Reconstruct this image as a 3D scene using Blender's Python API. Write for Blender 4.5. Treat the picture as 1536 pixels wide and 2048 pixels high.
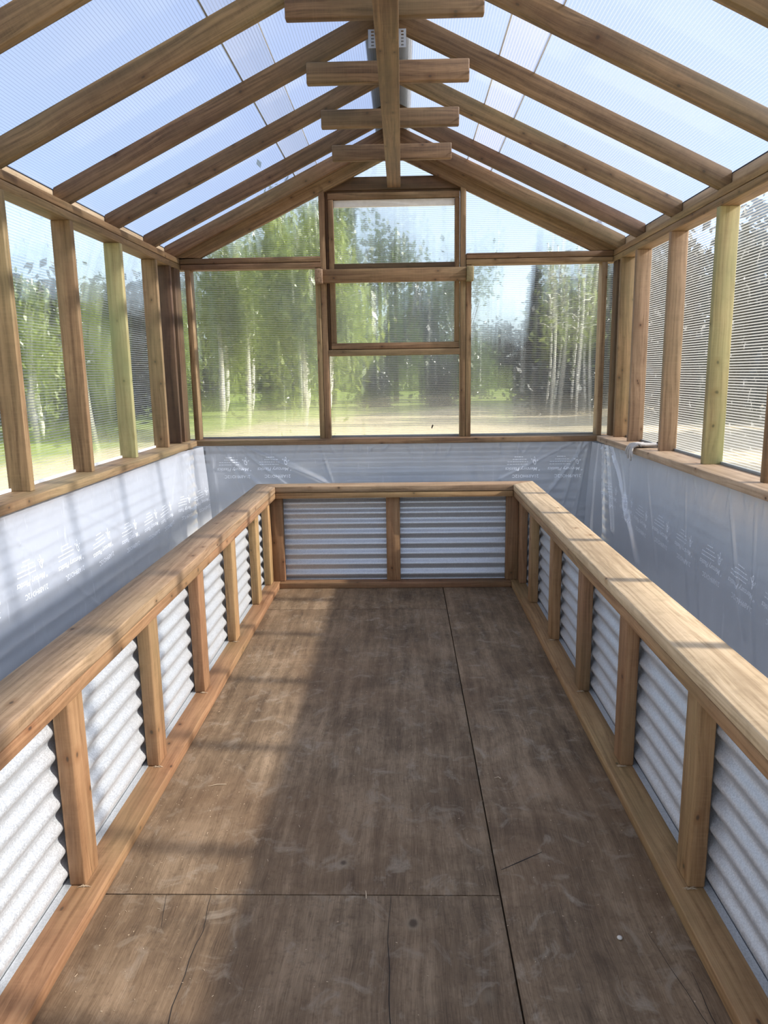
import bpy, bmesh, math, random
import numpy as np
from mathutils import Vector, Matrix, noise

random.seed(7)
rng = np.random.default_rng(11)
C = bpy.context.scene.collection
S = bpy.context.scene
for o in list(bpy.data.objects):
    bpy.data.objects.remove(o)

# ------------------------------------------------------------------ camera
cam = bpy.data.objects.new('camera', bpy.data.cameras.new('camera'))
C.objects.link(cam)
S.camera = cam
YAW, PITCH, ROLL, FPX, CAMH = -.028, .1871, .0156, 1472.8, 1.38
cy, sy, cp, sp = math.cos(YAW), math.sin(YAW), math.cos(PITCH), math.sin(PITCH)
fw = Vector((sy*cp, cy*cp, -sp)); rt = Vector((cy, -sy, 0)); dn = fw.cross(rt)
r2 = math.cos(ROLL)*rt + math.sin(ROLL)*dn
d2 = -math.sin(ROLL)*rt + math.cos(ROLL)*dn
cam.matrix_world = Matrix(((r2.x, -d2.x, -fw.x, 0), (r2.y, -d2.y, -fw.y, 0), (r2.z, -d2.z, -fw.z, CAMH), (0, 0, 0, 1)))
cam.data.sensor_fit = 'VERTICAL'
cam.data.sensor_height = 36.0
cam.data.lens = 36.0*FPX/2048.0
cam.data.clip_start = .05
cam.data.clip_end = 600

# ------------------------------------------------------------------ world, sun, exposure
SUN_DIR = Vector((1.0, -.085, .585)).normalized()        # towards the sun
SKY_STRENGTH = .36
SUN_STRENGTH = 11.0
EXPOSURE = .56
w = bpy.data.worlds.new('sky'); S.world = w
w.use_nodes = True
nt = w.node_tree; nt.nodes.clear()
sky = nt.nodes.new('ShaderNodeTexSky'); sky.sky_type = 'NISHITA'; sky.sun_disc = False
sky.sun_elevation = math.asin(SUN_DIR.z)
sky.sun_rotation = math.atan2(SUN_DIR.x, SUN_DIR.y)
sky.air_density = 1.0; sky.dust_density = .4; sky.ozone_density = 1.6; sky.altitude = 100
tc = nt.nodes.new('ShaderNodeTexCoord')
mp = nt.nodes.new('ShaderNodeMapping'); mp.inputs['Scale'].default_value = (1.0, 1.0, 3.0)
nz = nt.nodes.new('ShaderNodeTexNoise'); nz.inputs['Scale'].default_value = 2.3; nz.inputs['Detail'].default_value = 6
rp = nt.nodes.new('ShaderNodeValToRGB'); rp.color_ramp.elements[0].position = .25; rp.color_ramp.elements[0].color = (.55, .55, .55, 1); rp.color_ramp.elements[1].position = .75
rp.color_ramp.elements[1].color = (.92, .92, .92, 1)
mx = nt.nodes.new('ShaderNodeMix'); mx.data_type = 'RGBA'; mx.inputs[7].default_value = (1.95, 2.18, 2.62, 1)
bg = nt.nodes.new('ShaderNodeBackground'); bg.inputs['Strength'].default_value = SKY_STRENGTH
ow = nt.nodes.new('ShaderNodeOutputWorld')
L = nt.links.new
L(tc.outputs['Generated'], mp.inputs[0]); L(mp.outputs[0], nz.inputs['Vector']); L(nz.outputs['Fac'], rp.inputs[0])
L(rp.outputs[0], mx.inputs[0]); L(sky.outputs[0], mx.inputs[6]); L(mx.outputs[2], bg.inputs['Color']); L(bg.outputs[0], ow.inputs[0])
sl = bpy.data.lights.new('sun', 'SUN'); sl.energy = SUN_STRENGTH; sl.angle = math.radians(1.8); sl.color = (1.0, .93, .82)
so = bpy.data.objects.new('sun', sl); C.objects.link(so)
so.rotation_euler = SUN_DIR.to_track_quat('Z', 'Y').to_euler(); so.location = (8, 0, 8)
S.view_settings.view_transform = 'Standard'; S.view_settings.look = 'None'
S.view_settings.gamma = 1; S.view_settings.use_curve_mapping = False
S.view_settings.exposure = EXPOSURE
try:
    S.cycles.transparent_max_bounces = 24
    S.cycles.max_bounces = 14; S.cycles.diffuse_bounces = 5; S.cycles.transmission_bounces = 10
    S.cycles.sample_clamp_indirect = 6
except Exception:
    pass

# ------------------------------------------------------------------ node helper
class NT:
    def __init__(s, name):
        s.m = bpy.data.materials.new(name); s.m.use_nodes = True
        s.t = s.m.node_tree; s.t.nodes.clear()
        s.out = s.t.nodes.new('ShaderNodeOutputMaterial')
    def n(s, ty, ins=None, **kw):
        nd = s.t.nodes.new(ty)
        for k, v in kw.items(): setattr(nd, k, v)
        for k, v in (ins or {}).items():
            if isinstance(v, bpy.types.NodeSocket): s.t.links.new(v, nd.inputs[k])
            else: nd.inputs[k].default_value = v
        return nd
    def math(s, op, a, b=0.0, c=None):
        ins = {0: a, 1: b}
        if c is not None: ins[2] = c
        return s.n('ShaderNodeMath', ins, operation=op).outputs[0]
    def vmath(s, op, a, b=None, **k):
        ins = {0: a}
        if b is not None: ins[1] = b
        ins.update(k.get('ins', {}))
        return s.n('ShaderNodeVectorMath', ins, operation=op).outputs[0]
    def mix(s, f, a, b, mode='MIX'):
        nd = s.n('ShaderNodeMix', None, data_type='RGBA', blend_type=mode)
        for i, v in ((0, f), (6, a), (7, b)):
            if isinstance(v, bpy.types.NodeSocket): s.t.links.new(v, nd.inputs[i])
            else: nd.inputs[i].default_value = v if i == 0 else (*v[:3], 1)
        return nd.outputs[2]
    def ramp(s, f, stops, interp='LINEAR'):
        nd = s.n('ShaderNodeValToRGB', {0: f}); r = nd.color_ramp; r.interpolation = interp
        while len(r.elements) < len(stops): r.elements.new(.5)
        for e, (p, c) in zip(r.elements, stops):
            e.position = p; e.color = (*c, 1) if hasattr(c, '__len__') else (c, c, c, 1)
        return nd.outputs[0]
    def noise(s, vec, scale, detail=3, rough=.5, dist=0):
        return s.n('ShaderNodeTexNoise', {'Vector': vec, 'Scale': scale, 'Detail': detail, 'Roughness': rough, 'Distortion': dist}).outputs['Fac']
    def scale(s, vec, sc):
        return s.n('ShaderNodeVectorMath', {0: vec, 1: sc}, operation='MULTIPLY').outputs[0]
    def shmix(s, f, a, b):
        return s.n('ShaderNodeMixShader', {0: f, 1: a, 2: b}).outputs[0]
    def end(s, sh):
        s.t.links.new(sh, s.out.inputs['Surface']); return s.m

def wood(name, dark, light, green=0.0, knots=1.0, rough=.62, sat=1.0):
    g = NT(name)
    co = g.n('ShaderNodeTexCoord').outputs['Object']
    oi = g.n('ShaderNodeObjectInfo')
    rnd = oi.outputs['Random']
    off = g.n('ShaderNodeCombineXYZ', {0: g.math('MULTIPLY', rnd, 37.0), 1: g.math('MULTIPLY', rnd, 13.0), 2: g.math('MULTIPLY', rnd, 5.0)}).outputs[0]
    v = g.vmath('ADD', co, off)
    warp = g.noise(g.scale(v, (1.6, 6, 6)), 1.0, 2)
    wv = g.n('ShaderNodeCombineXYZ', {0: 0.0, 1: g.math('MULTIPLY', warp, .05), 2: g.math('MULTIPLY', warp, .06)}).outputs[0]
    v2 = g.vmath('ADD', v, wv)
    rings = g.noise(g.scale(v2, (1.1, 70, 70)), 1.0, 3, .6)
    fib = g.noise(g.scale(v2, (7, 420, 420)), 1.0, 2, .6)
    big = g.noise(g.scale(v, (2.2, 9, 9)), 1.0, 3)
    f = g.math('ADD', g.math('MULTIPLY', rings, .75), g.math('MULTIPLY', fib, .25))
    col = g.ramp(f, [(.36, tuple(x*.8 for x in dark)), (.5, tuple((a+b)/2 for a, b in zip(dark, light))), (.62, light)])
    saw = g.noise(g.scale(v, (170, 3, 3)), 1.0, 2, .6)
    col = g.mix(g.ramp(saw, [(.45, 0.), (.7, .22)]), col, light)
    col = g.mix(g.ramp(big, [(.38, 0.), (.75, .6)]), col, tuple(x*.62 for x in dark))
    grime = g.noise(v, 16.0, 5, .7)
    col = g.mix(g.ramp(grime, [(.5, 0.), (.8, .45)]), col, tuple(x*.6 for x in dark))
    # knots
    sx = g.n('ShaderNodeSeparateXYZ', {0: v2})
    kv = g.n('ShaderNodeCombineXYZ', {0: sx.outputs[0], 1: g.math('MULTIPLY', g.math('ADD', sx.outputs[1], sx.outputs[2]), 1.5), 2: 0.0}).outputs[0]
    vo = g.n('ShaderNodeTexVoronoi', {'Vector': kv, 'Scale': 6.0, 'Randomness': 1.0}, voronoi_dimensions='2D')
    kd = vo.outputs['Distance']; kc = vo.outputs['Color']
    sep = g.n('ShaderNodeSeparateColor', {0: kc})
    keep = g.math('LESS_THAN', sep.outputs[0], .42*knots)
    kmask = g.math('MULTIPLY', g.ramp(kd, [(.025, 1.), (.06, 0.)]), keep)
    halo = g.math('MULTIPLY', g.ramp(kd, [(.04, .6), (.19, 0.)]), keep)
    col = g.mix(halo, col, (dark[0]*.75, dark[1]*.62, dark[2]*.5))
    col = g.mix(g.math('MULTIPLY', kmask, .85), col, (.055, .035, .022))
    if green > 0:
        gm = g.ramp(g.noise(g.scale(v, (1.2, 5, 5)), 1.0, 4), [(.42, 0.), (.7, 1.)])
        gm = g.math('MULTIPLY', gm, green)
        col = g.mix(gm, col, (.23, .26, .11))
    hs = g.n('ShaderNodeHueSaturation', {'Hue': g.math('ADD', .497, g.math('MULTIPLY', g.math('SUBTRACT', rnd, .5), .016)),
             'Saturation': sat, 'Value': g.math('ADD', .86, g.math('MULTIPLY', rnd, .3)), 'Color': col})
    bump = g.n('ShaderNodeBump', {'Height': g.math('ADD', fib, rings), 'Strength': .22, 'Distance': .0012})
    p = g.n('ShaderNodeBsdfPrincipled', {'Base Color': hs.outputs[0], 'Roughness': rough, 'Normal': bump.outputs[0]})
    p.inputs['Specular IOR Level'].default_value = .3
    return g.end(p.outputs[0])

W_MAIN = wood('treated_pine', (.165, .09, .042), (.33, .20, .10), green=.2)
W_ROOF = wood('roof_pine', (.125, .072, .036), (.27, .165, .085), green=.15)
W_GREEN = wood('green_treated_pine', (.30, .22, .10), (.42, .33, .16), green=.8)
W_BED = wood('bed_pine', (.24, .125, .055), (.38, .225, .11), green=.2)
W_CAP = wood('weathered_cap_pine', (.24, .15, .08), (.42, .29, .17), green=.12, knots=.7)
W_PALE = wood('pale_pine', (.40, .27, .15), (.62, .46, .29), green=.08, knots=.7)  # lighter-toned wood for the right cap, right sill and eave boards
W_DARK = wood('dark_pine', (.075, .04, .022), (.14, .08, .042), green=.1)

def metal():
    g = NT('galvanised_steel')
    co = g.n('ShaderNodeTexCoord').outputs['Object']
    sp = g.n('ShaderNodeTexVoronoi', {'Vector': co, 'Scale': 320.0}).outputs['Color']
    f = g.n('ShaderNodeSeparateColor', {0: sp}).outputs[0]
    n2 = g.noise(g.scale(co, (1, 6, 6)), 2.0, 3)
    col = g.mix(f, (.47, .49, .51), (.64, .66, .68))
    col = g.mix(g.ramp(n2, [(.4, 0.), (.8, .3)]), col, (.55, .57, .58))
    p = g.n('ShaderNodeBsdfPrincipled', {'Base Color': col, 'Metallic': .55, 'Roughness': g.math('ADD', .36, g.math('MULTIPLY', f, .14))})
    return g.end(p.outputs[0])
M_METAL = metal()

def simple(name, col, rough=.6, metallic=0.0):
    g = NT(name)
    co = g.n('ShaderNodeTexCoord').outputs['Object']
    c = g.mix(g.noise(co, 40, 3), tuple(x*.85 for x in col), tuple(min(1, x*1.12) for x in col))
    p = g.n('ShaderNodeBsdfPrincipled', {'Base Color': c, 'Roughness': rough, 'Metallic': metallic})
    return g.end(p.outputs[0])
M_WHITE = simple('white_vinyl', (.78, .78, .76), .4)
M_FLASH = simple('painted_flashing', (.80, .78, .73), .5)
M_BLACK = simple('black_foam', (.02, .02, .022), .8)
M_ZINC = simple('zinc_plate', (.62, .64, .66), .35, .8)
M_INK = simple('white_ink', (.93, .94, .96), .5)
M_COTTON = simple('grey_cotton', (.44, .41, .38), .95)
M_CREVICE = simple('dark_crevice', (.018, .014, .011), .95)
M_CHIP = simple('wood_shaving', (.50, .38, .25), .8)
M_PEBBLE = simple('pale_stone', (.60, .55, .47), .8)
M_LEAF = simple('dry_leaf', (.05, .03, .02), .8)
M_GREY = simple('grey_channel', (.28, .29, .28), .5)

PITCH_F = .0127
def polycarb(name, clear=.46, smear=.34, haze=.10, ribw=.30, tint=(.93, .96, .97), spread=1.5, ribt=.35, glints=0.0, band=(1, 1, 1), sct=.45, rr=0.0):
    """twin-wall sheet: ribs run along local X, repeat along local Y"""
    g = NT(name)
    tcn = g.n('ShaderNodeTexCoord'); co = tcn.outputs['Object']
    y = g.n('ShaderNodeSeparateXYZ', {0: co}).outputs[1]
    fr = g.math('FRACT', g.math('DIVIDE', y, PITCH_F))
    d = g.math('ABSOLUTE', g.math('SUBTRACT', fr, .5))           # 0 centre .. .5
    rib = g.n('ShaderNodeMapRange', {0: d, 1: ribw*.5-.05, 2: ribw*.5+.05, 3: 1.0, 4: 0.0}).outputs[0]
    geo = g.n('ShaderNodeNewGeometry')
    wn = g.n('ShaderNodeTexWhiteNoise', {0: g.vmath('SCALE', geo.outputs['Position'], ins={'Scale': 9173.0})}, noise_dimensions='3D').outputs[0]
    ax = g.n('ShaderNodeVectorTransform', {0: (0, 1, 0)}, vector_type='VECTOR', convert_from='OBJECT', convert_to='WORLD').outputs[0]
    k = g.math('MULTIPLY', g.math('SUBTRACT', wn, .5), spread)
    wav = g.noise(g.scale(co, (3, 14, 3)), 1.0, 2)
    k = g.math('ADD', k, g.math('MULTIPLY', g.math('SUBTRACT', wav, .5), .6))
    nrm = g.vmath('NORMALIZE', g.vmath('ADD', geo.outputs['Normal'], g.n('ShaderNodeVectorMath', {0: ax, 'Scale': k}, operation='SCALE').outputs[0]))
    tr = g.n('ShaderNodeBsdfTransparent', {0: (*tint, 1)}).outputs[0]
    rf = g.n('ShaderNodeBsdfRefraction', {'Color': (*tint, 1), 'Roughness': rr, 'IOR': 1.035, 'Normal': nrm}).outputs[0]
    tl = g.n('ShaderNodeBsdfTranslucent', {'Color': tuple(x*sct for x in band)+(1,)}).outputs[0]
    df = g.n('ShaderNodeBsdfDiffuse', {'Color': (.5, .52, .53, 1)}).outputs[0]
    gl = g.n('ShaderNodeBsdfGlossy', {'Color': (1, 1, 1, 1), 'Roughness': .12}).outputs[0]
    see = g.shmix(smear/(clear+smear), tr, rf)
    sc = g.shmix(.35, tl, df)
    hz = haze/(clear+smear+haze)
    if glints > 0:
        gn = g.noise(g.scale(co, (11, 9, 11)), 1.0, 5, .7, 1.2)
        gm = g.ramp(gn, [(.60, 0.), (.66, 1.)])
        hz = g.math('MAXIMUM', hz, g.math('MULTIPLY', gm, glints))
    clr = g.shmix(hz, see, sc)
    fre = g.n('ShaderNodeFresnel', {'IOR': 1.35}).outputs[0]
    clr = g.shmix(g.math('MULTIPLY', fre, .7), clr, gl)
    ribs = g.shmix(ribt, sc, tr)
    return g.end(g.shmix(rib, clr, ribs))
def skin():
    g = NT('clear_outer_skin')
    tr = g.n('ShaderNodeBsdfTransparent', {0: (.96, .98, .98, 1)}).outputs[0]
    gl = g.n('ShaderNodeBsdfGlossy', {'Roughness': .1}).outputs[0]
    return g.end(g.shmix(.05, tr, gl))
P_BACK = polycarb('twin_wall_back', clear=.16, smear=.64, haze=.035, tint=(.88, .90, .91), ribt=.5, spread=2.2)
P_LEFT = polycarb('twin_wall_left', clear=.22, smear=.58, haze=.05, glints=.45, spread=1.0, ribt=.5)
P_RIGHT = polycarb('twin_wall_right', haze=.03, tint=(.90, .90, .95), ribw=.40, glints=.5, spread=1.0, ribt=.45, sct=.38)
P_ROOF = polycarb('twin_wall_roof', clear=.48, smear=.26, haze=.16, ribw=.25, ribt=.45, tint=(.69, .725, .86), band=(.84, .87, 1.0), sct=.34, rr=.6)
P_ROOF2 = polycarb('twin_wall_roof_overlap', clear=.42, smear=.22, haze=.24, ribw=.30, ribt=.4, tint=(.70, .71, .80), band=(.92, .86, .94), sct=.36, rr=.6)
P_SKIN = skin()

def poly_film(nm, lo, hi):
    g = NT(nm)
    co = g.n('ShaderNodeTexCoord').outputs['Object']
    hz = g.ramp(g.noise(co, 2.2, 4), [(.3, lo), (.75, hi)])
    fine = g.ramp(g.noise(g.scale(co, (9, 9, 1.5)), 3.0, 5, .65), [(.62, 0.), (.78, .25)])
    hz = g.math('ADD', hz, fine)
    tr = g.n('ShaderNodeBsdfTransparent', {0: (.97, .98, 1, 1)}).outputs[0]
    tl = g.n('ShaderNodeBsdfTranslucent', {0: (.96, .96, .96, 1)}).outputs[0]
    df = g.n('ShaderNodeBsdfDiffuse', {0: (.93, .93, .93, 1)}).outputs[0]
    bp = g.n('ShaderNodeBump', {'Height': g.noise(co, 26, 4, .6), 'Strength': .35, 'Distance': .004})
    gl = g.n('ShaderNodeBsdfGlossy', {0: (1, 1, 1, 1), 'Roughness': .28, 'Normal': bp.outputs[0]}).outputs[0]
    sc = g.shmix(.6, tl, df)
    a = g.shmix(hz, tr, sc)
    lw = g.n('ShaderNodeLayerWeight', {'Blend': .35, 'Normal': bp.outputs[0]}).outputs['Fresnel']
    return g.end(g.shmix(g.math('ADD', .05, g.math('MULTIPLY', lw, .3)), a, gl))
M_FILM = poly_film('milky_plastic_film', .44, .60); M_FILM3 = poly_film('shaded_side_plastic_film', .56, .72); M_FILM2 = poly_film('clear_plastic_film', .36, .52)

def plywood():
    g = NT('worn_plywood')
    co = g.n('ShaderNodeTexCoord').outputs['Object']
    rnd = g.n('ShaderNodeObjectInfo').outputs['Random']
    v = g.vmath('ADD', co, g.n('ShaderNodeCombineXYZ', {0: g.math('MULTIPLY', rnd, 19.0), 1: g.math('MULTIPLY', rnd, 7.0), 2: 0.0}).outputs[0])
    warp = g.noise(v, 2.5, 3)
    wv = g.vmath('ADD', v, g.n('ShaderNodeCombineXYZ', {0: g.math('MULTIPLY', warp, .0), 1: g.math('MULTIPLY', warp, .05), 2: 0.0}).outputs[0])
    grain = g.noise(g.scale(wv, (1.8, 26, 1)), 1.0, 5, .6)
    fine = g.noise(g.scale(wv, (14, 330, 1)), 1.0, 3, .6)
    blot = g.noise(v, 3.4, 6, .66, .4)
    blot2 = g.noise(v, 11.0, 6, .7, .8)
    f = g.math('ADD', g.math('ADD', g.math('MULTIPLY', grain, .35), g.math('MULTIPLY', fine, .25)), g.math('MULTIPLY', blot, .4))
    col = g.ramp(f, [(.36, (.062, .040, .024)), (.5, (.185, .125, .074)), (.64, (.36, .255, .16))])
    spk = g.noise(v, 60.0, 4, .7)
    col = g.mix(g.ramp(spk, [(.52, 0.), (.72, .5)]), col, (.07, .045, .028))
    col = g.mix(g.ramp(blot2, [(.54, 0.), (.70, .65)]), col, (.34, .28, .21))
    col = g.mix(g.ramp(g.noise(v, 1.5, 4, .6), [(.45, 0.), (.75, .45)]), col, (.20, .115, .06))
    vo = g.n('ShaderNodeTexVoronoi', {'Vector': g.scale(v, (1.0, 1.25, 1)), 'Scale': 5.2, 'Randomness': 1.0})
    keep = g.math('LESS_THAN', g.n('ShaderNodeSeparateColor', {0: vo.outputs['Color']}).outputs[1], .34)
    dd = g.math('ADD', vo.outputs['Distance'], g.math('MULTIPLY', g.math('SUBTRACT', blot2, .5), .10))
    ring = g.math('MULTIPLY', g.ramp(dd, [(.03, 0.), (.07, .5), (.16, 0.)]), keep)
    kn = g.math('MULTIPLY', g.ramp(dd, [(.045, .75), (.09, 0.)]), keep)
    col = g.mix(ring, col, (.27, .21, .14))
    col = g.mix(kn, col, (.045, .03, .02))
    bump = g.n('ShaderNodeBump', {'Height': g.math('ADD', fine, blot2), 'Strength': .3, 'Distance': .0015})
    p = g.n('ShaderNodeBsdfPrincipled', {'Base Color': col, 'Roughness': .72, 'Normal': bump.outputs[0]})
    p.inputs['Specular IOR Level'].default_value = .25
    return g.end(p.outputs[0])
M_PLY = plywood()

def ground_mat():
    g = NT('lawn_and_gravel')
    co = g.n('ShaderNodeTexCoord').outputs['Object']
    n = g.noise(co, .9, 6, .6)
    grass = g.ramp(n, [(.3, (.15, .21, .03)), (.7, (.30, .36, .07))])
    grav = g.ramp(g.noise(co, 3.0, 6, .7), [(.3, (.38, .30, .18)), (.7, (.62, .52, .35))])
    x = g.n('ShaderNodeSeparateXYZ', {0: co}).outputs[0]
    yy = g.n('ShaderNodeSeparateXYZ', {0: co}).outputs[1]
    # gravel near and to the right, lawn to the left and beyond
    e = g.math('ADD', g.math('ADD', g.math('MULTIPLY', x, 1.3), g.math('SUBTRACT', 33.0, yy)), g.math('MULTIPLY', g.math('SUBTRACT', n, .5), 9.0))
    e = g.math('ADD', e, g.math('MULTIPLY', g.math('MINIMUM', g.math('ADD', x, 4.5), 0.0), 2.2))
    m = g.ramp(g.math('ADD', .5, g.math('MULTIPLY', e, .10)), [(.3, 0.), (.7, 1.)])
    col = g.mix(m, grass, grav)
    p = g.n('ShaderNodeBsdfPrincipled', {'Base Color': col, 'Roughness': .95})
    return g.end(p.outputs[0])
def leaf_mat(name, a, b):
    g = NT(name)
    geo = g.n('ShaderNodeNewGeometry')
    f = geo.outputs['Random Per Island']
    col = g.mix(f, a, b)
    df = g.n('ShaderNodeBsdfDiffuse', {0: col}).outputs[0]
    tl = g.n('ShaderNodeBsdfTranslucent', {0: col}).outputs[0]
    gl = g.n('ShaderNodeBsdfGlossy', {0: (.9, .9, .9, 1), 'Roughness': .35}).outputs[0]
    return g.end(g.shmix(.06, g.shmix(.45, df, tl), gl))
M_BIRCHLEAF = leaf_mat('birch_leaf', (.13, .19, .03), (.34, .40, .10))
M_CONIFER = leaf_mat('conifer_needles', (.012, .02, .022), (.04, .05, .045))
M_FOREST = leaf_mat('forest_leaf', (.045, .08, .02), (.15, .20, .06))
def bark(name, a, b, sc):
    g = NT(name)
    co = g.n('ShaderNodeTexCoord').outputs['Object']
    m = g.ramp(g.noise(g.scale(co, sc), 1.0, 4), [(.55, 0.), (.62, 1.)])
    p = g.n('ShaderNodeBsdfPrincipled', {'Base Color': g.mix(m, a, b), 'Roughness': .8})
    return g.end(p.outputs[0])
M_BIRCH = bark('birch_bark', (.80, .77, .70), (.10, .09, .08), (5, 5, 14))
M_BARK = bark('dark_bark', (.10, .075, .06), (.04, .03, .025), (12, 12, 3))

# ------------------------------------------------------------------ object helpers
def tag(o, label=None, cat=None, group=None, kind=None):
    if label: o['label'] = label
    if cat: o['category'] = cat
    if group: o['group'] = group
    if kind: o['kind'] = kind
    return o
ORIG = {}
def empty(name, loc=(0, 0, 0)):
    o = bpy.data.objects.new(name, None); o.empty_display_size = .1
    C.objects.link(o); o.location = loc; ORIG[o.name] = Matrix.Translation(Vector(loc))
    return o
def link(name, me, mw, parent=None):
    o = bpy.data.objects.new(name, me); C.objects.link(o)
    if parent is not None:
        o.parent = parent
        o.matrix_basis = ORIG[parent.name].inverted() @ mw
    else:
        o.matrix_basis = mw
    ORIG[o.name] = mw
    return o
def prism(name, pts, ext, grain, mat, parent=None, bev=.003, skinmat=None):
    """polygon pts (world) extruded by ext; local X = grain, local Z = extrusion"""
    pts = [Vector(p) for p in pts]; ext = Vector(ext)
    X = Vector(grain).normalized(); Z = ext.normalized()
    Z = (Z - X*Z.dot(X)).normalized(); Y = Z.cross(X)
    c = sum(pts, Vector())/len(pts) + ext*.5
    mw = Matrix(((X.x, Y.x, Z.x, c.x), (X.y, Y.y, Z.y, c.y), (X.z, Y.z, Z.z, c.z), (0, 0, 0, 1)))
    inv = mw.inverted()
    bm = bmesh.new()
    a = [bm.verts.new(inv @ p) for p in pts]; b = [bm.verts.new(inv @ (p+ext)) for p in pts]
    n = len(pts)
    f0 = bm.faces.new(a[::-1]); f1 = bm.faces.new(b)
    for i in range(n): bm.faces.new((a[i], a[(i+1) % n], b[(i+1) % n], b[i]))
    bmesh.ops.recalc_face_normals(bm, faces=bm.faces)
    if skinmat: f1.material_index = 1
    if bev > 0:
        bmesh.ops.bevel(bm, geom=list(bm.edges), offset=bev, segments=2, affect='EDGES', profile=.5)
    me = bpy.data.meshes.new(name); bm.to_mesh(me); bm.free()
    me.materials.append(mat)
    if skinmat: me.materials.append(skinmat)
    if bev > 0:
        for p in me.polygons: p.use_smooth = True
        me.set_sharp_from_angle(angle=math.radians(50))
    return link(name, me, mw, parent)
def board(name, x0, x1, y0, y1, z0, z1, mat, parent=None, bev=.003, axis=None):
    d = (x1-x0, y1-y0, z1-z0)
    ax = axis if axis is not None else d.index(max(d))
    if ax == 2:
        return prism(name, [(x0, y0, z0), (x0, y0, z1), (x0, y1, z1), (x0, y1, z0)], (x1-x0, 0, 0), (0, 0, 1), mat, parent, bev)
    g = (1, 0, 0) if ax == 0 else (0, 1, 0)
    return prism(name, [(x0, y0, z0), (x1, y0, z0), (x1, y1, z0), (x0, y1, z0)], (0, 0, z1-z0), g, mat, parent, bev)
def mesh(name, V, F, mat, parent=None, smooth=False, mw=None, origin=None):
    V = np.array(V, float)
    o = Vector(origin) if origin is not None else Vector(V.mean(0))
    me = bpy.data.meshes.new(name)
    me.from_pydata([tuple(v) for v in (V-np.array(o))], [], [tuple(f) for f in F]); me.materials.append(mat)
    if smooth:
        for p in me.polygons: p.use_smooth = True
    return link(name, me, mw or Matrix.Translation(o), parent)
def corrugated(name, p0, u, length, z0, z1, nrm, parent, mat=M_METAL, amp=.009, pitch=.068):
    """sheet from p0 running along u, corrugations horizontal, facing nrm"""
    u = Vector(u); nrm = Vector(nrm); p0 = Vector(p0)
    nz = int((z1-z0)/pitch*12)+1
    V = []; F = []
    for side in (0, 1):
        for i in range(nz+1):
            z = z0+(z1-z0)*i/nz
            dd = amp*math.cos(2*math.pi*(z-z0)/pitch+.6) - side*.0012
            for s in (0, length):
                q = p0 + u*s + nrm*dd; V.append((q.x, q.y, z))
    for i in range(nz):
        a = 2*i; F.append((a, a+1, a+3, a+2)); b = 2*(nz+1)+2*i; F.append((b, b+2, b+3, b+1))
    K = 2*(nz+1)
    for i in range(nz):
        for s in (0, 1): F.append((2*i+s, 2*i+2+s, K+2*i+2+s, K+2*i+s))
    F.append((0, 1, K+1, K)); F.append((2*nz, 2*nz+1, K+2*nz+1, K+2*nz))
    o = mesh(name, V, F, mat, parent, smooth=True)
    o.data.set_sharp_from_angle(angle=math.radians(60))
    return o

# ------------------------------------------------------------------ dimensions
XL, XR = -1.54, 1.446            # inner faces of the side stud walls
YB = 5.30                        # inner face of the back stud wall
SD = .092                        # stud depth
ZS, ZP0, ZP1 = .92, 2.100, 2.175 # sill top, plate bottom / top
Y0 = -.45                        # front end of the building
X0R, ZR, SL = -.05, 2.99, .475   # ridge x, rafter top at ridge, slope
FL, FR, BY = -.82, .69, 4.62     # aisle edges
CT = .675

# ------------------------------------------------------------------ ground and floor
gm = ground_mat()
G = mesh('ground', [(-150, -60, -.35), (150, -60, -.35), (150, 200, -.35), (-150, 200, -.35)], [(0, 1, 2, 3)], gm, origin=(0, 0, 0))
tag(G, 'lawn and pale gravel around the greenhouse seen through the clear panels', 'ground', kind='structure')

FLO = empty('floor', (0, 2, 0)); tag(FLO, 'worn brown plywood floor of the aisle', 'floor', kind='structure')
board('subfloor', XL-.10, XR+.10, Y0, YB+.10, -.16, -.016, W_DARK, FLO, bev=0, axis=1)
g_ = .0022
def ply(x0, x1, y0, y1):
    return prism('plywood_sheet', [(x0+g_, y0+g_, -.014), (x1-g_, y0+g_, -.014), (x1-g_, y1-g_, -.014), (x0+g_, y1-g_, -.014)], (0, 0, .014), (0, 1, 0), M_PLY, FLO, .0012)
ply(-.97, .247, Y0, 1.753); ply(-.97, .247, 1.753, 4.19); ply(-.97, .247, 4.19, 4.75); ply(.247, .86, Y0, 4.75)
def crack(pts, w0=.0022, name='crack'):
    V = []; F = []
    for i, (x, y) in enumerate(pts):
        a = Vector(pts[max(0, i-1)]); b = Vector(pts[min(len(pts)-1, i+1)])
        t = (b-a).normalized(); n = Vector((-t.y, t.x))
        ww = w0*.5*(.35+.65*math.sin(math.pi*min(.9, max(.1, i/(len(pts)-1)))))
        V += [(x+n.x*ww, y+n.y*ww, .0004), (x-n.x*ww, y-n.y*ww, .0004)]
    for i in range(len(pts)-1): F.append((2*i, 2*i+1, 2*i+3, 2*i+2))
    return mesh(name, V, F, M_CREVICE, FLO)
def wob(p, q, n=14, a=.006):
    out = []
    for i in range(n+1):
        t = i/n; x = p[0]+(q[0]-p[0])*t; y = p[1]+(q[1]-p[1])*t
        nn = noise.noise(Vector((x*9+3, y*9, 2.2)))*a
        out.append((x+nn, y))
    return out
crack(wob((-.525, 1.75), (-.505, .95), 18, .02)); crack(wob((-.655, 1.75), (-.63, 1.63), 6), .0013)
crack(wob((-.052, 1.75), (-.036, 1.0), 18, .012)); crack(wob((.262, 1.856), (.392, 1.935), 6, .001), .0035)
crack(wob((.60, 1.62), (.665, 1.2), 12, .01), .0014); crack(wob((.66, 1.5), (.655, 1.2), 10, .01), .0018)
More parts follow.
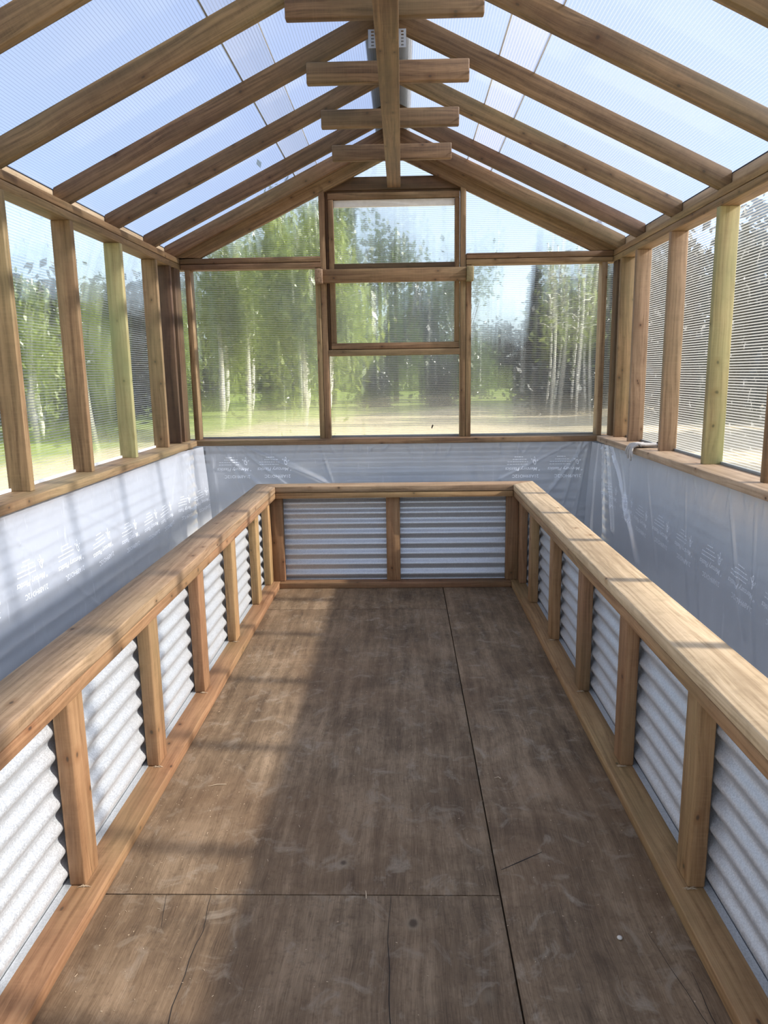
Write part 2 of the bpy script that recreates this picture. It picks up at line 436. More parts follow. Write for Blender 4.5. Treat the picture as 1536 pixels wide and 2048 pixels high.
crack([(x, 4.19) for x in (-.7, -.3, 0, .2)], .0015)

# ------------------------------------------------------------------ walls
def channel(parent, axis, a0, a1, fixed, z, mat, sgn):
    # low J-channel that holds the foot of the clear panel
    if axis == 'y': board('bottom_channel', min(fixed, fixed+sgn*.012), max(fixed, fixed+sgn*.012), a0, a1, z, z+.013, mat, parent, .001)
    else: board('bottom_channel', a0, a1, min(fixed, fixed+sgn*.012), max(fixed, fixed+sgn*.012), z, z+.013, mat, parent, .001)

STUD_Y = [2.965-.61*k for k in range(5, 0, -1)] + [2.965, 3.575, 4.19, 4.78]
def side_wall(name, X, s, panel, studmats, chm, label):
    """X inner face, s = -1 left / +1 right (outward)"""
    R = empty(name, (X, 2.4, 0)); tag(R, label, 'wall', kind='structure')
    out = X + s*SD
    def bx(nm, a, b, y0, y1, z0, z1, m, **k): return board(nm, min(a, b), max(a, b), y0, y1, z0, z1, m, R, **k)
    sill_in = X - s*.062 if s < 0 else X-.085
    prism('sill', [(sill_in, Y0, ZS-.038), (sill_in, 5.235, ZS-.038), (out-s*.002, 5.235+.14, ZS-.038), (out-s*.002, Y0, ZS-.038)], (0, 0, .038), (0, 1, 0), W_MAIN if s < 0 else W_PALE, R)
    bx('top_plate', X, out, Y0, 5.395, ZP0, ZP0+.0355, W_MAIN, axis=1)
    bx('top_plate', X, out, Y0, 5.395, ZP0+.0390, ZP1, W_MAIN, axis=1)
    for i, y in enumerate(STUD_Y):
        bx('stud', X, out, y, y+.038, ZS, ZP0, studmats[i % len(studmats)], axis=2)
    bx('stud', X, out, 5.06 if s < 0 else 5.10, 5.098 if s < 0 else 5.14, ZS, ZP0, W_DARK if s < 0 else W_MAIN, axis=2)  # left end stud darker: corner shade is put into its wood colour
    # clear twin wall panel outside the studs
    xo = out + s*.001
    prism('clear_panel', [(xo, Y0, ZS), (xo, 5.395, ZS), (xo, 5.395, ZP1), (xo, Y0, ZP1)], (s*.008, 0, 0), (0, 1, 0), panel, R, 0, P_SKIN)
    channel(R, 'y', Y0, 5.395, xo, ZS, chm, -s)
    # outer band above the plate under the roof edge, with its foam closure
    ex = -1.618 if s < 0 else 1.503
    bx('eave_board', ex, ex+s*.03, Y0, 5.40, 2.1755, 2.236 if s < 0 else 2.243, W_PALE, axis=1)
    bx('foam_strip', ex+s*.002, ex+s*.02, Y0, 5.40, 2.2365 if s < 0 else 2.2435, 2.2425 if s < 0 else 2.2495, M_BLACK, axis=1, bev=0)
    # lower framing and outer steel
    bx('lower_plate', X, out, Y0, 5.395, ZS-.076, ZS-.040, W_MAIN, axis=1)
    bx('lower_plate', X, out, Y0, 5.395, -.014, .024, W_MAIN, axis=1)
    corrugated('corrugated_panel', (X-s*.005 + s*.015, Y0, 0), (0, 1, 0), 5.395-Y0, .0, ZS-.077, (-s, 0, 0), R)
    return R
WL = side_wall('wall_left', XL, -1, P_LEFT, [W_MAIN, W_MAIN, W_MAIN, W_MAIN, W_MAIN, W_MAIN, W_MAIN, W_GREEN, W_MAIN], M_WHITE, 'left greenhouse wall with six pale edged studs over a plank sill')
WR = side_wall('wall_right', XR, 1, P_RIGHT, [W_MAIN, W_MAIN, W_MAIN, W_MAIN, W_MAIN, W_MAIN, W_GREEN, W_CAP, W_CAP], M_GREY, 'right greenhouse wall with sunlit sill and backlit clear panels')

B = empty('wall_back', (X0R, YB, 0)); tag(B, 'back greenhouse gable wall of clear ribbed panels in timber framing', 'wall', kind='structure')
yo = YB+SD
prism('sill', [(-1.478, 5.235, ZS-.038), (1.361, 5.235, ZS-.038), (1.53, yo, ZS-.038), (-1.62, yo, ZS-.038)], (0, 0, .038), (1, 0, 0), W_MAIN, B)
def bw(nm, x0, x1, z0, z1, y0=YB, y1=yo, m=W_MAIN, **k): return board(nm, x0, x1, y0, y1, z0, z1, m, B, **k)
for a, b in ((-1.538, -.556), (.444, 1.444)):
    bw('top_plate', a, b, ZP0, ZP0+.0355, axis=0); bw('top_plate', a, b, ZP0+.0390, ZP1, axis=0)
bw('stud', -1.509, -1.471, ZS, ZP0, axis=2); bw('stud', 1.372, 1.410, ZS, ZP0, axis=2, m=W_CAP)
bw('corner_post', -1.6, -1.541, ZS, ZP0, y0=5.17, y1=5.30, m=W_DARK, axis=2)  # both corner posts in dark wood, the shade there put into the colour
bw('corner_post', 1.448, 1.53, ZS, ZP0, y0=5.20, y1=5.30, m=W_DARK, axis=2)
bw('stud', -.601, -.564, ZS, ZP0-.002, axis=2); bw('stud', -.562, -.524, ZS, 2.628, axis=2)
bw('stud', .443, .480, ZS, ZP0-.002, axis=2); bw('stud', .404, .441, ZS, 2.628, axis=2)
bw('header', -.523, .403, 1.500, 1.540, axis=0)
bw('gable_tie', -.60, .50, 2.605, 2.69, y0=5.338, y1=5.376, m=W_DARK, axis=0)
# clear gable panel: one ribbed sheet below the plates, one above
zt = lambda x: ZR - SL*abs(x-X0R) - .01
def bpanel(pts): return prism('clear_panel', [(x, yo+.001, z) for x, z in pts], (0, .008, 0), (1, 0, 0), P_BACK, B, 0, P_SKIN)
bpanel([(-1.63, ZS), (-1.63, ZP0+.03), (-.585, ZP0+.03), (-.585, ZS)])
bpanel([(.46, ZS), (.46, ZP0+.03), (1.535, ZP0+.03), (1.535, ZS)])
bpanel([(-.544, ZS), (-.544, 1.52), (.42, 1.52), (.42, ZS)])
bpanel([(-1.62, ZP0+.03), (-1.62, zt(-1.62)), (-.545, zt(-.545)), (-.545, ZP0+.03)])
bpanel([(.42, ZP0+.03), (.42, zt(.42)), (1.53, zt(1.53)), (1.53, ZP0+.03)])
bpanel([(-.545, 2.64), (-.545, zt(-.545)), (X0R, zt(X0R)), (.42, zt(.42)), (.42, 2.64)])
channel(B, 'x', -1.47, -.603, yo, ZS, M_GREY, -1); channel(B, 'x', -.523, .403, yo, ZS, M_GREY, -1); channel(B, 'x', .482, 1.37, yo, ZS, M_GREY, -1)
corrugated('corrugated_panel', (-1.53, YB+.005, 0), (1, 0, 0), 2.97, 0, ZS-.04, (0, -1, 0), B)

# vent window
Wn = empty('window_1', (-.05, YB, 1.55)); tag(Wn, 'hinged timber vent window in the middle of the back wall', 'window', kind='structure')
def wn(nm, x0, x1, z0, z1, y0=5.325, y1=5.363, m=W_MAIN, ax=None): return board(nm, x0, x1, y0, y1, z0, z1, m, Wn, axis=ax)
wn('top_rail', -.503, .399, 2.545, 2.587, ax=0); wn('middle_rail', -.472, .366, 2.083, 2.125, ax=0, m=W_DARK)
wn('bottom_rail', -.503, .399, 1.545, 1.588, ax=0)
wn('side_rail', -.503, -.466, 1.589, 2.544, ax=2); wn('side_rail', .366, .399, 1.589, 2.544, ax=2)
wn('stop', -.52, .402, 2.588, 2.612, y0=5.35, y1=5.39, m=W_DARK, ax=0); wn('stop', -.523, -.504, 1.541, 2.60, y0=5.34, y1=5.39, m=W_DARK, ax=2); wn('stop', -.50, .40, 1.5405, 1.5445, y0=5.34, y1=5.363, m=W_DARK, ax=0)  # dark filler strips, added so the gaps round the sash stay dark
prism('window_pane', [(-.503, 5.366, 1.53), (-.503, 5.366, 2.60), (.399, 5.366, 2.60), (.399, 5.366, 1.53)], (0, .008, 0), (1, 0, 0), P_BACK, Wn, 0, P_SKIN)
wn('edge_flashing', -.465, .365, 2.497, 2.544, y0=5.345, y1=5.363, m=M_FLASH, ax=0)

br = board('crossbar', -.541, .441, 5.250, 5.298, 1.992, 2.080, W_MAIN, None, axis=0)
tag(br, 'brown wooden bar screwed across the back vent window frame', 'board')
def block(x0, x1, lab, m):
    o = board('end_block', x0, x1, 5.222, 5.299, 1.985, 2.082, m, None, bev=.006, axis=1); tag(o, lab, 'wood block')
block(-.594, -.542, 'small tan wood cube at the left end of the crossbar', W_CAP)
block(.442, .489, 'small pale yellow wood block at the right end of the crossbar', W_GREEN)

# ------------------------------------------------------------------ roof
CE = empty('ceiling', (X0R, 2.4, ZR)); tag(CE, 'pitched ribbed clear roof over the greenhouse', 'roof', kind='structure')
def rz(x, off=0.0): return ZR - SL*abs(x-X0R) + off
def roof_panel(nm, xa, xb, off, th, mat, y0=Y0-.05, y1=5.46):
    a = (xa, y0, rz(xa, off)); b = (xb, y0, rz(xb, off))
    c = (xb, y1, rz(xb, off)); d = (xa, y1, rz(xa, off))
    s = 1 if xb > X0R else -1
    n = Vector((s*SL, 0, 1)).normalized()*th
    pts = [a, b, c, d]
    return prism(nm, pts, n, (0, 1, 0), mat, CE, 0, P_SKIN)
roof_panel('clear_panel', -.06, -.558, .002, .008, P_ROOF); roof_panel('overlap_strip', -.5595, -.7045, .002, .008, P_ROOF2); roof_panel('clear_panel', -.706, -1.72, .002, .008, P_ROOF)
roof_panel('clear_panel', -.04, .4425, .002, .008, P_ROOF); roof_panel('overlap_strip', .444, .5985, .002, .008, P_ROOF2); roof_panel('clear_panel', .600, 1.62, .002, .008, P_ROOF)
roof_panel('joint_strip', -.704, -.711, .0003, .0015, M_GREY); roof_panel('joint_strip', -.5565, -.5605, .0003, .0015, M_WHITE)
roof_panel('joint_strip', .440, .446, .0003, .0015, M_WHITE); roof_panel('joint_strip', .597, .602, .0003, .0015, M_WHITE)
# ridge flashing
V = []
for y in (Y0-.05, 5.46):
    for x, zo in ((-.165, .024), (X0R, .030), (.065, .024), (.065, .0225), (X0R, .0285), (-.165, .0225)): V.append((x, y, rz(x, zo)))
mesh('ridge_flashing', V, [(0, 1, 7, 6), (1, 2, 8, 7), (2, 3, 9, 8), (3, 4, 10, 9), (4, 5, 11, 10), (5, 0, 6, 11), (0, 5, 4, 1), (1, 4, 3, 2), (6, 7, 10, 11), (7, 8, 9, 10)], M_FLASH, CE)

def rafter_pts(s, y, drop=0.0, xin=.021, xout=None):
    xi = X0R + s*xin
    xo_ = (-1.615 if s < 0 else 1.50) if xout is None else xout
    seat = -1.539 if s < 0 else 1.445
    zb = lambda x: rz(x) - .098 - drop
    P = [(xi, rz(xi)-drop), (xo_, rz(xo_)-drop)]
    xs = X0R + s*((ZR-.098-drop-ZP1-.002)/SL)
    if abs(xs-X0R) < abs(xo_-X0R): P += [(xo_, ZP1+.002), (xs, ZP1+.002)]
    else: P += [(xo_, zb(xo_))]
    P += [(xi, zb(xi))]
    return [(x, y, z) for x, z in P]
def rafter(s, y, label, mat=W_ROOF, drop=0.0, th=.038, group=None, xin=.021):
    o = prism('rafter', rafter_pts(s, y, drop, xin), (0, th, 0), (1, 0, -s*SL), mat)
    tag(o, label, 'rafter', group); return o
RY = [2.38, 2.985, 3.598, 4.20, 4.81]
nmL = ['left slope rafter cutting the top left corner of the photo',
       'left slope rafter meeting the left wall right at the photo edge',
       'dark left slope rafter, steel plate at its top',
       'middle left slope rafter of the visible five, round knot near its centre',
       'left slope rafter next to last before the back gable']
nmR = ['right slope rafter cutting the top right corner of the photo',
       'right slope rafter running off the right photo edge above the sunlit panels',
       'right slope rafter with dark knot at its top, beside the second collar tie',
       'pale brown right slope rafter with many small knots, beside the third collar tie',
       'greenish right slope rafter next to last before the back gable']
raft = {}
for y, a, b in zip(RY, nmL, nmR):
    raft[(-1, y)] = rafter(-1, y, a, group='left slope rafters')
    raft[(1, y)] = rafter(1, y, b, group='right slope rafters')
for s, side in ((-1, 'left'), (1, 'right')):
    rafter(s, 5.225, 'end rafter standing just in front of the back gable, %s slope' % side, W_MAIN)
    rafter(s, 5.300, 'dark rafter framing the back gable panels on the %s slope' % side, W_MAIN, drop=.075, xin=.0215)
# steel connector plates at the ridge end of one rafter pair
def cplate(parent, x0, x1):
    bm = bmesh.new()
    V = []; F = []
    nzr, nxr = 11, 5
    xs = np.linspace(x0, x1, nxr+1); zs = np.linspace(2.797, 2.872, nzr+1)
    y = 3.5965
    def quad(a, b, c, d):
        k = len(V)
        V.extend([(a, y, c), (b, y, c), (b, y, d), (a, y, d)]); F.append((k, k+1, k+2, k+3))
    for i in range(nxr):
        for j in range(nzr):
            if i % 2 == 1 and j % 2 == 1: continue
            quad(xs[i], xs[i+1], zs[j], zs[j+1])
    bm.free()
    n = len(V)
    V2 = V + [(a, b-.0012, c) for a, b, c in V]
    F2 = [f[::-1] for f in F] + [tuple(i+n for i in f) for f in F]
    for f in F:
        for i in range(4): F2.append((f[i], f[(i+1) % 4], f[(i+1) % 4]+n, f[i]+n))
    mesh('connector_plate', V2, F2, M_ZINC, parent)
cplate(raft[(-1, 3.598)], -.138, -.074); cplate(raft[(1, 3.598)], -.026, .030)

o = board('ridge_board', X0R-.019, X0R+.019, Y0, 5.39, 2.845, 2.975, W_DARK, None, axis=1)
tag(o, 'ridge board at the roof peak, almost hidden above the long centre plank', 'beam')
TY = [2.947, 3.56, 4.162, 4.772]
tn = ['widest looking collar tie, cut by the top edge of the photo', 'collar tie in the second row back, greenish brown, just below the steel connector plates',
      'collar tie in the third row back, dark round knot right of the centre plank', 'smallest looking collar tie, reddish, nearest the back gable']
for y, l in zip(TY, tn):
    o = board('collar_tie', -.415, .308, y, y+.037, 2.645, 2.735, W_ROOF, None, bev=.006, axis=0); tag(o, l, 'collar tie', 'collar ties')
o = board('center_plank', -.091, -.002, Y0, 5.295, 2.606, 2.6435, W_ROOF, None, axis=1)
tag(o, 'long flat plank running down the middle under the collar ties', 'beam')

# ------------------------------------------------------------------ planter bed walls
MIT = .145
def bed_side(s, label):
    E = FL if s < 0 else FR
    R = empty('planter_wall', (E, 2.4, 0)); tag(R, label, 'planter', 'raised bed walls')
    a = E; b = E + s*MIT; p = E + s*.089
    yb = BY-.008
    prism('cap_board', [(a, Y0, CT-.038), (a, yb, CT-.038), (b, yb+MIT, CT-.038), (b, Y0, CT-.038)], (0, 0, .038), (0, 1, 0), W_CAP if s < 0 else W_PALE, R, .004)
    def bx(nm, x0, x1, y0, y1, z0, z1, m=W_BED, **k): return board(nm, min(x0, x1), max(x0, x1), y0, y1, z0, z1, m, R, **k)
    bx('top_plate', a+s*.002, p, Y0, yb+.04, CT-.0765, CT-.0405, axis=1)
    bx('bottom_plate', a, p, Y0, yb+.06, .0005, .038, axis=1)
    f = a + s*.044
    for y in [1.735-.605*k for k in (3, 2, 1)] + [1.735, 2.345, 2.948, 3.560, 4.172, 4.575]:
        bx('stud', f, p, y, y+.087, .0385, CT-.077, axis=2, bev=.005)
    corrugated('corrugated_panel', (p+s*.011, Y0, 0), (0, 1, 0), 4.73-Y0, .012, CT-.039, (-s, 0, 0), R)
    # flat folded foot of the steel sheet
    bx('sheet_foot', p-s*.004, p+s*.016, Y0, 4.70, .0385, .0400, M_METAL, axis=1, bev=0)
    return R
PL = bed_side(-1, 'left raised bed wall, sunlit studs over white ribbed steel')
PR = bed_side(1, 'right raised bed wall with sunlit cap, shaded studs and grey ribbed steel')
R = empty('planter_wall', (-.06, BY, 0)); tag(R, 'short raised bed wall across the far end of the aisle', 'planter', 'raised bed walls')
yb = BY-.008
prism('cap_board', [(FL+.001, yb, CT-.038), (FL+.001-MIT, yb+MIT, CT-.038), (FR-.001+MIT, yb+MIT, CT-.038), (FR-.001, yb, CT-.038)], (0, 0, .038), (1, 0, 0), W_CAP, R, .004)
board('top_plate', FL, FR, yb+.002, yb+.089, CT-.0765, CT-.0405, W_BED, R, axis=0)
board('bottom_plate', FL+.001, FR-.001, yb+.01, yb+.097, .0005, .038, W_BED, R, axis=0)
for x0, x1 in ((-.866, -.786), (-.117, -.028), (.655, .735)):
    board('stud', x0, x1, yb+.052, yb+.09, .0385, CT-.077, W_BED, R, axis=2, bev=.005)
corrugated('corrugated_panel', (-.90, yb+.101, 0), (1, 0, 0), 1.67, .012, CT-.039, (0, -1, 0), R)

# ------------------------------------------------------------------ plastic film
def fold(s, t, a, b, wd, amp):
    ax, ay = a; bx_, by = b
    dx, dy = bx_-ax, by-ay; Ln = math.hypot(dx, dy)
    u = ((s-ax)*dx+(t-ay)*dy)/Ln/Ln; d = ((s-ax)*dy-(t-ay)*dx)/Ln
    k = np.clip(u, 0, 1); m = np.exp(-((u-k)*Ln/.03)**2)
    return amp*np.exp(-(d/(wd*(.4+1.1*k)))**2)*m
def vn(s, t, sc, seed):
    return np.array([noise.noise(Vector((a*sc[0]+seed, b*sc[1], seed*1.7))) for a, b in zip(s.ravel(), t.ravel())]).reshape(s.shape)
def film(name, kind, s0, s1, ns, base, folds, label):
    nt_ = 90
    s, t = np.meshgrid(np.linspace(s0, s1, ns), np.linspace(.02, .879, nt_))
    h = base(s, t)
    h = h + .007*vn(s, t, (2.2, 1.6), 3.1) + .0022*vn(s, t, (14, 4), 9.2)
    for f in folds: h = h + fold(s, t, *f)
    if kind == 'L': V = np.stack([XL+h, s, t], -1)
    elif kind == 'R': V = np.stack([XR-h, s, t], -1)
    else: V = np.stack([s, YB-h, t], -1)
    V = V.reshape(-1, 3); F = []
    for j in range(nt_-1):
        for i in range(ns-1):
            a = j*ns+i; F.append((a, a+1, a+ns+1, a+ns))
    o = mesh(name, V, F, {'B': M_FILM2, 'L': M_FILM, 'R': M_FILM3}[kind], None, smooth=True); tag(o, label, 'plastic sheet')
    def surf(ss, tt):   # bilinear lookup
        fi = (ss-s0)/(s1-s0)*(ns-1); fj = (tt-.02)/.859*(nt_-1)
        i = np.clip(fi.astype(int), 0, ns-2); j = np.clip(fj.astype(int), 0, nt_-2)
        u = fi-i; v = fj-j
        return h[j, i]*(1-u)*(1-v)+h[j, i+1]*u*(1-v)+h[j+1, i]*(1-u)*v+h[j+1, i+1]*u*v
    return o, surf
def sag(t): return .035 + .035*np.sin(np.clip((.88-t)/.88, 0, 1)*np.pi*.6)
def baseL(s, t): return sag(t) + .075*np.clip((s-4.55)/.68, 0, 1)**2
fl_ = [((2.60, .86), (3.35, .30), .006, .006), ((2.72, .86), (2.85, .25), .005, .005), ((3.05, .87), (4.1, .45), .006, .005),
       ((4.95, .87), (4.75, .30), .012, .012), ((5.02, .87), (5.02, .30), .010, .010), ((4.8, .86), (4.45, .35), .008, .007), ((4.88, .86), (5.12, .45), .006, .008),
       ((4.1, .86), (4.3, .5), .005, .004), ((2.2, .87), (2.5, .2), .008, .006)]
for k in range(46):
    y = .3+k*.107; fl_.append(((y, .885), (y+rng.uniform(-.05, .05), .885-rng.uniform(.03, .09)), .004, rng.uniform(.002, .006)))
FLM, sfL = film('plastic_sheet', 'L', Y0+.05, 5.225, 520, baseL, fl_, 'clear plastic sheet hung under the left sill, brightly sunlit, rows of white print')
def baseB(s, t): return .045 + .012*np.sin(np.clip((.88-t)/.88, 0, 1)*np.pi*.5) + .02*np.clip((s-1.0)/.4, 0, 1)**2
fb_ = [((-1.35, .875), (-.95, .50), .010, .012), ((-1.28, .875), (-1.10, .35), .008, .010), ((-1.15, .875), (-.60, .62), .010, .012), ((-1.20, .875), (-.80, .55), .006, .008),
       ((-1.05, .875), (-.55, .60), .006, .008), ((-.60, .875), (-.52, .62), .004, .006), ((1.30, .875), (.95, .40), .010, .010), ((1.26, .875), (1.10, .30), .010, .012),
       ((1.31, .875), (1.20, .20), .008, .012), ((1.2, .875), (.7, .62), .006, .006), ((-1.39, .87), (-1.33, .2), .010, .010)]
for k in range(24):
    x = -1.3+k*.11; fb_.append(((x, .885), (x+rng.uniform(-.05, .05), .885-rng.uniform(.03, .08)), .004, rng.uniform(.002, .005)))
FBM, sfB = film('plastic_sheet', 'B', -1.425, 1.325, 300, baseB, fb_, 'clear plastic sheet across the back wall under the sill, fanned creases at both ends')
def baseR(s, t): return sag(t)*.95 + .09*np.clip((s-4.45)/.75, 0, 1)**2
fr_ = [((4.98, .875), (4.75, .35), .012, .022), ((5.05, .875), (4.90, .30), .010, .018), ((4.92, .875), (4.25, .25), .014, .022), ((4.80, .875), (4.45, .40), .008, .010),
       ((5.12, .875), (5.10, .20), .010, .015), ((4.3, .86), (3.95, .3), .008, .006), ((3.7, .86), (3.5, .25), .008, .005), ((3.2, .86), (2.9, .3), .010, .006),
       ((2.95, .86), (2.8, .2), .008, .005), ((3.45, .5), (3.35, .2), .006, .006), ((4.6, .86), (4.5, .5), .008, .007)]
for k in range(46):
    y = .3+k*.107; fr_.append(((y, .885), (y+rng.uniform(-.05, .05), .885-rng.uniform(.03, .09)), .004, rng.uniform(.002, .006)))
FRM, sfR = film('plastic_sheet', 'R', Y0+.05, 5.215, 520, baseR, fr_, 'clear plastic sheet hung under the right sill, blue grey in shade, rows of white print')

# unseen white slabs over the bed bottoms, added to bounce light up
for fo, (xa, xb, ya, yb_) in ((FLM, (XL+.05, FL-.125, Y0+.05, 5.20)), (FRM, (FR+.125, XR-.05, Y0+.05, 5.20)), (FBM, (FL-.12, FR+.12, 4.76, 5.20))):
    board('bounce_slab', xa, xb, ya, yb_, .005, .012, M_WHITE, fo, bev=0, axis=1)
# printed lettering on the film (rotated half a turn)
def text_pts(body, size, shear=.2):
    cu = bpy.data.curves.new('t', 'FONT'); cu.body = body; cu.size = size; cu.shear = shear; cu.resolution_u = 2
    cu.offset = .0004
    ob = bpy.data.objects.new('t', cu); C.objects.link(ob)
    bpy.context.view_layer.update()
    me = bpy.data.meshes.new_from_object(ob.evaluated_get(bpy.context.evaluated_depsgraph_get()))
    V = [tuple(v.co) for v in me.vertices]; F = [tuple(p.vertices) for p in me.polygons]
    bpy.data.objects.remove(ob); bpy.data.curves.remove(cu); bpy.data.meshes.remove(me)
    return np.array(V), F
T1 = text_pts('" Mercury Plastics', .036); T2 = text_pts('21A89HO12C', .024, 0.0)
def stamp_geo():
    V = []; F = []
    def add(v, f, dx, dy):
        k = len(V)
        V.extend([(a+dx, b+dy) for a, b, *_ in v]); F.extend([tuple(i+k for i in q) for q in f])
    def bar(x, y, w_, h_): add([(0, 0), (w_, 0), (w_, h_), (0, h_)], [(0, 1, 2, 3)], x, y)
    w1 = T1[0][:, 0].max()
    sc = .20/w1
    add([(a*sc, b*sc, 0) for a, b, _ in T1[0]], T1[1], 0, .0)
    w2 = T2[0][:, 0].max(); s2 = .15/w2
    add([(a*s2, b*s2, 0) for a, b, _ in T2[0]], T2[1], .01, .042)
    # tiny unreadable lines under the name
    rr = random.Random(4)
    for j, (xa, xb) in enumerate(((.075, .19), (.07, .185), (.08, .16), (.10, .15))):
        x = xa
        while x < xb:
            q = rr.uniform(.004, .014)
            bar(x, -.020-j*.014, q, .0034); x += q+rr.uniform(.002, .004)
    # little winged figure mark
    import math as m
    for (cx, cy_, a, b, rot) in ((.035, -.030, .009, .016, .3), (.024, -.036, .012, .004, .6), (.045, -.043, .012, .004, -.5), (.034, -.050, .004, .012, .1)):
        n = 10
        ring = [(cx+a*m.cos(t)*m.cos(rot)-b*m.sin(t)*m.sin(rot), cy_+a*m.cos(t)*m.sin(rot)+b*m.sin(t)*m.cos(rot)) for t in np.linspace(0, 2*m.pi, n, endpoint=False)]
        inn = [(cx+(px-cx)*.6, cy_+(py-cy_)*.6) for px, py in ring]
        add(ring+inn, [(i, (i+1) % n, n+(i+1) % n, n+i) for i in range(n)], 0, 0)
    return np.array(V), F
SV, SF = stamp_geo()
def stamp(film_o, kind, s, t, surf, ang=0.0, sc=1.25):
    x = (SV[:, 0]-.10)*sc; y = (SV[:, 1]+.0)*sc
    ca, sa = math.cos(ang), math.sin(ang)
    x, y = x*ca-y*sa, x*sa+y*ca
    dirn = 1 if kind == 'R' else -1
    ss = s + dirn*x; tt = t - y
    h = surf(ss, tt) + .0015
    if kind == 'L': V = np.stack([XL+h, ss, tt], -1)
    elif kind == 'R': V = np.stack([XR-h, ss, tt], -1)
    else: V = np.stack([ss, YB-h, tt], -1)
    mesh('printed_text', V, SF, M_INK, film_o)['kind'] = 'stuff'
for y, z in ((2.43, .60), (2.80, .598), (3.14, .582), (3.49, .557), (3.86, .530), (4.19, .524), (4.47, .518), (4.82, .512), (5.10, .510)):
    stamp(FLM, 'L', y, z, sfL, rng.uniform(-.06, .10))
for y, z in ((2.66, .475), (2.96, .492), (3.27, .504), (3.61, .505), (3.94, .51), (4.27, .505), (4.55, .528), (4.85, .56)):
    stamp(FRM, 'R', y, z, sfR, rng.uniform(-.10, .02))
for x in (-1.22, -.93): stamp(FBM, 'B', x, .72, sfB)
for x in (.85, 1.15): stamp(FBM, 'B', x, .70, sfB)

# ------------------------------------------------------------------ glove on the right sill
def tube(V, F, pts, rads, seg=8, flat=1.0, up=Vector((0, 0, 1))):
    k0 = len(V); pts = [Vector(p) for p in pts]
    for i, p in enumerate(pts):
        t = (pts[min(i+1, len(pts)-1)]-pts[max(i-1, 0)]).normalized()
        a = t.cross(up)
        if a.length < .2: a = t.cross(Vector((1, 0, 0)))
        a.normalize(); b = a.cross(t).normalized()
        for j in range(seg):
            th = 2*math.pi*j/seg
            q = p + a*math.cos(th)*rads[i] + b*math.sin(th)*rads[i]*flat
            V.append(tuple(q))
    n = len(pts)
    for i in range(n-1):
        for j in range(seg):
            F.append((k0+i*seg+j, k0+i*seg+(j+1) % seg, k0+(i+1)*seg+(j+1) % seg, k0+(i+1)*seg+j))
    F.append(tuple(k0+j for j in range(seg))[::-1]); F.append(tuple(k0+(n-1)*seg+j for j in range(seg)))
GL = empty('work_glove', (1.40, 4.40, ZS)); tag(GL, 'grey cotton work glove lying on the right sill, fingers drooping over the edge', 'glove')
sk = bpy.data.meshes.new('glove_body')
gx = 1.361
joints = [(1.505, 4.385, .938), (1.47, 4.39, .935), (1.435, 4.395, .936), (1.395, 4.40, .940)]
rad = [(.030, .014), (.025, .012), (.042, .015), (.044, .014)]
V = list(joints); E = [(0, 1), (1, 2), (2, 3)]; R_ = list(rad)
for fy, ln, bend in ((4.352, .050, -.010), (4.379, .074, -.008), (4.408, .066, .010), (4.436, .046, .020)):
    base = 3
    chain = [(1.368, fy, .940), (1.343, fy+.002, .926), (1.336, fy+bend*.5, .926-ln*.45), (1.338, fy+bend, .926-ln*.8), (1.341, fy+bend*1.4, .926-ln*1.12)]
    prev = base
    for c, r in zip(chain, (.0105, .0088, .0086, .0082, .006)):
        V.append(c); R_.append((r, r*.85)); E.append((prev, len(V)-1)); prev = len(V)-1
prev = 2
for c, r in zip([(1.415, 4.46, .934), (1.385, 4.482, .932), (1.362, 4.488, .931)], (.012, .011, .008)):
    V.append(c); R_.append((r, r)); E.append((prev, len(V)-1)); prev = len(V)-1
go = Vector((1.40, 4.40, ZS))
sk.from_pydata([tuple(Vector(v)-go) for v in V], E, []); 
gb = link('glove_body', sk, Matrix.Translation(go), GL)
md = gb.modifiers.new('skin', 'SKIN')
for i, r in enumerate(R_): sk.skin_vertices[0].data[i].radius = r
sk.skin_vertices[0].data[0].use_root = True
md2 = gb.modifiers.new('sub', 'SUBSURF'); md2.levels = 2; md2.render_levels = 2
bpy.context.view_layer.update()
me = bpy.data.meshes.new_from_object(gb.evaluated_get(bpy.context.evaluated_depsgraph_get()))
gb.modifiers.clear(); gb.data = me; me.name = 'glove_body'
me.materials.clear(); me.materials.append(M_COTTON)
for p in me.polygons: p.use_smooth = True
for v in me.vertices:
    if v.co.x > -.035 and v.co.z < .003: v.co.z = .003
V = []; F = []
tube(V, F, [(1.503, 4.385, .938), (1.512, 4.385, .939)], [.034, .036], 14, .5)
o = mesh('glove_cuff', V, F, M_BLACK, GL); o['label'] = 'black glove cuff edge'

# ------------------------------------------------------------------ small loose items
def lump(name, c, r, mat, label, cat, sq=.6, n=2):
    bm = bmesh.new(); bmesh.ops.create_icosphere(bm, subdivisions=n, radius=r)
    for v in bm.verts:
        v.co *= 1+.25*noise.noise(v.co*60+Vector(c)); v.co.z *= sq
    zmin = min(v.co.z for v in bm.verts)
    for v in bm.verts: v.co.z -= zmin
    me = bpy.data.meshes.new(name); bm.to_mesh(me); bm.free(); me.materials.append(mat)
    for p in me.polygons: p.use_smooth = True
    o = link(name, me, Matrix.Translation(Vector(c)), None); tag(o, label, cat); return o
lump('pebble', (.52, 1.601, 0), .0065, M_PEBBLE, 'tiny pale pebble lying alone on the right plywood sheet', 'pebble')
def sliver(pts, w_, label, grp=None):
    V = []; F = []
    tube(V, F, pts, [w_*.5, w_, w_, w_*.4][:len(pts)], 5, .5)
    o = mesh('wood_splinter', V, F, M_CHIP); tag(o, label, 'splinter', grp); return o
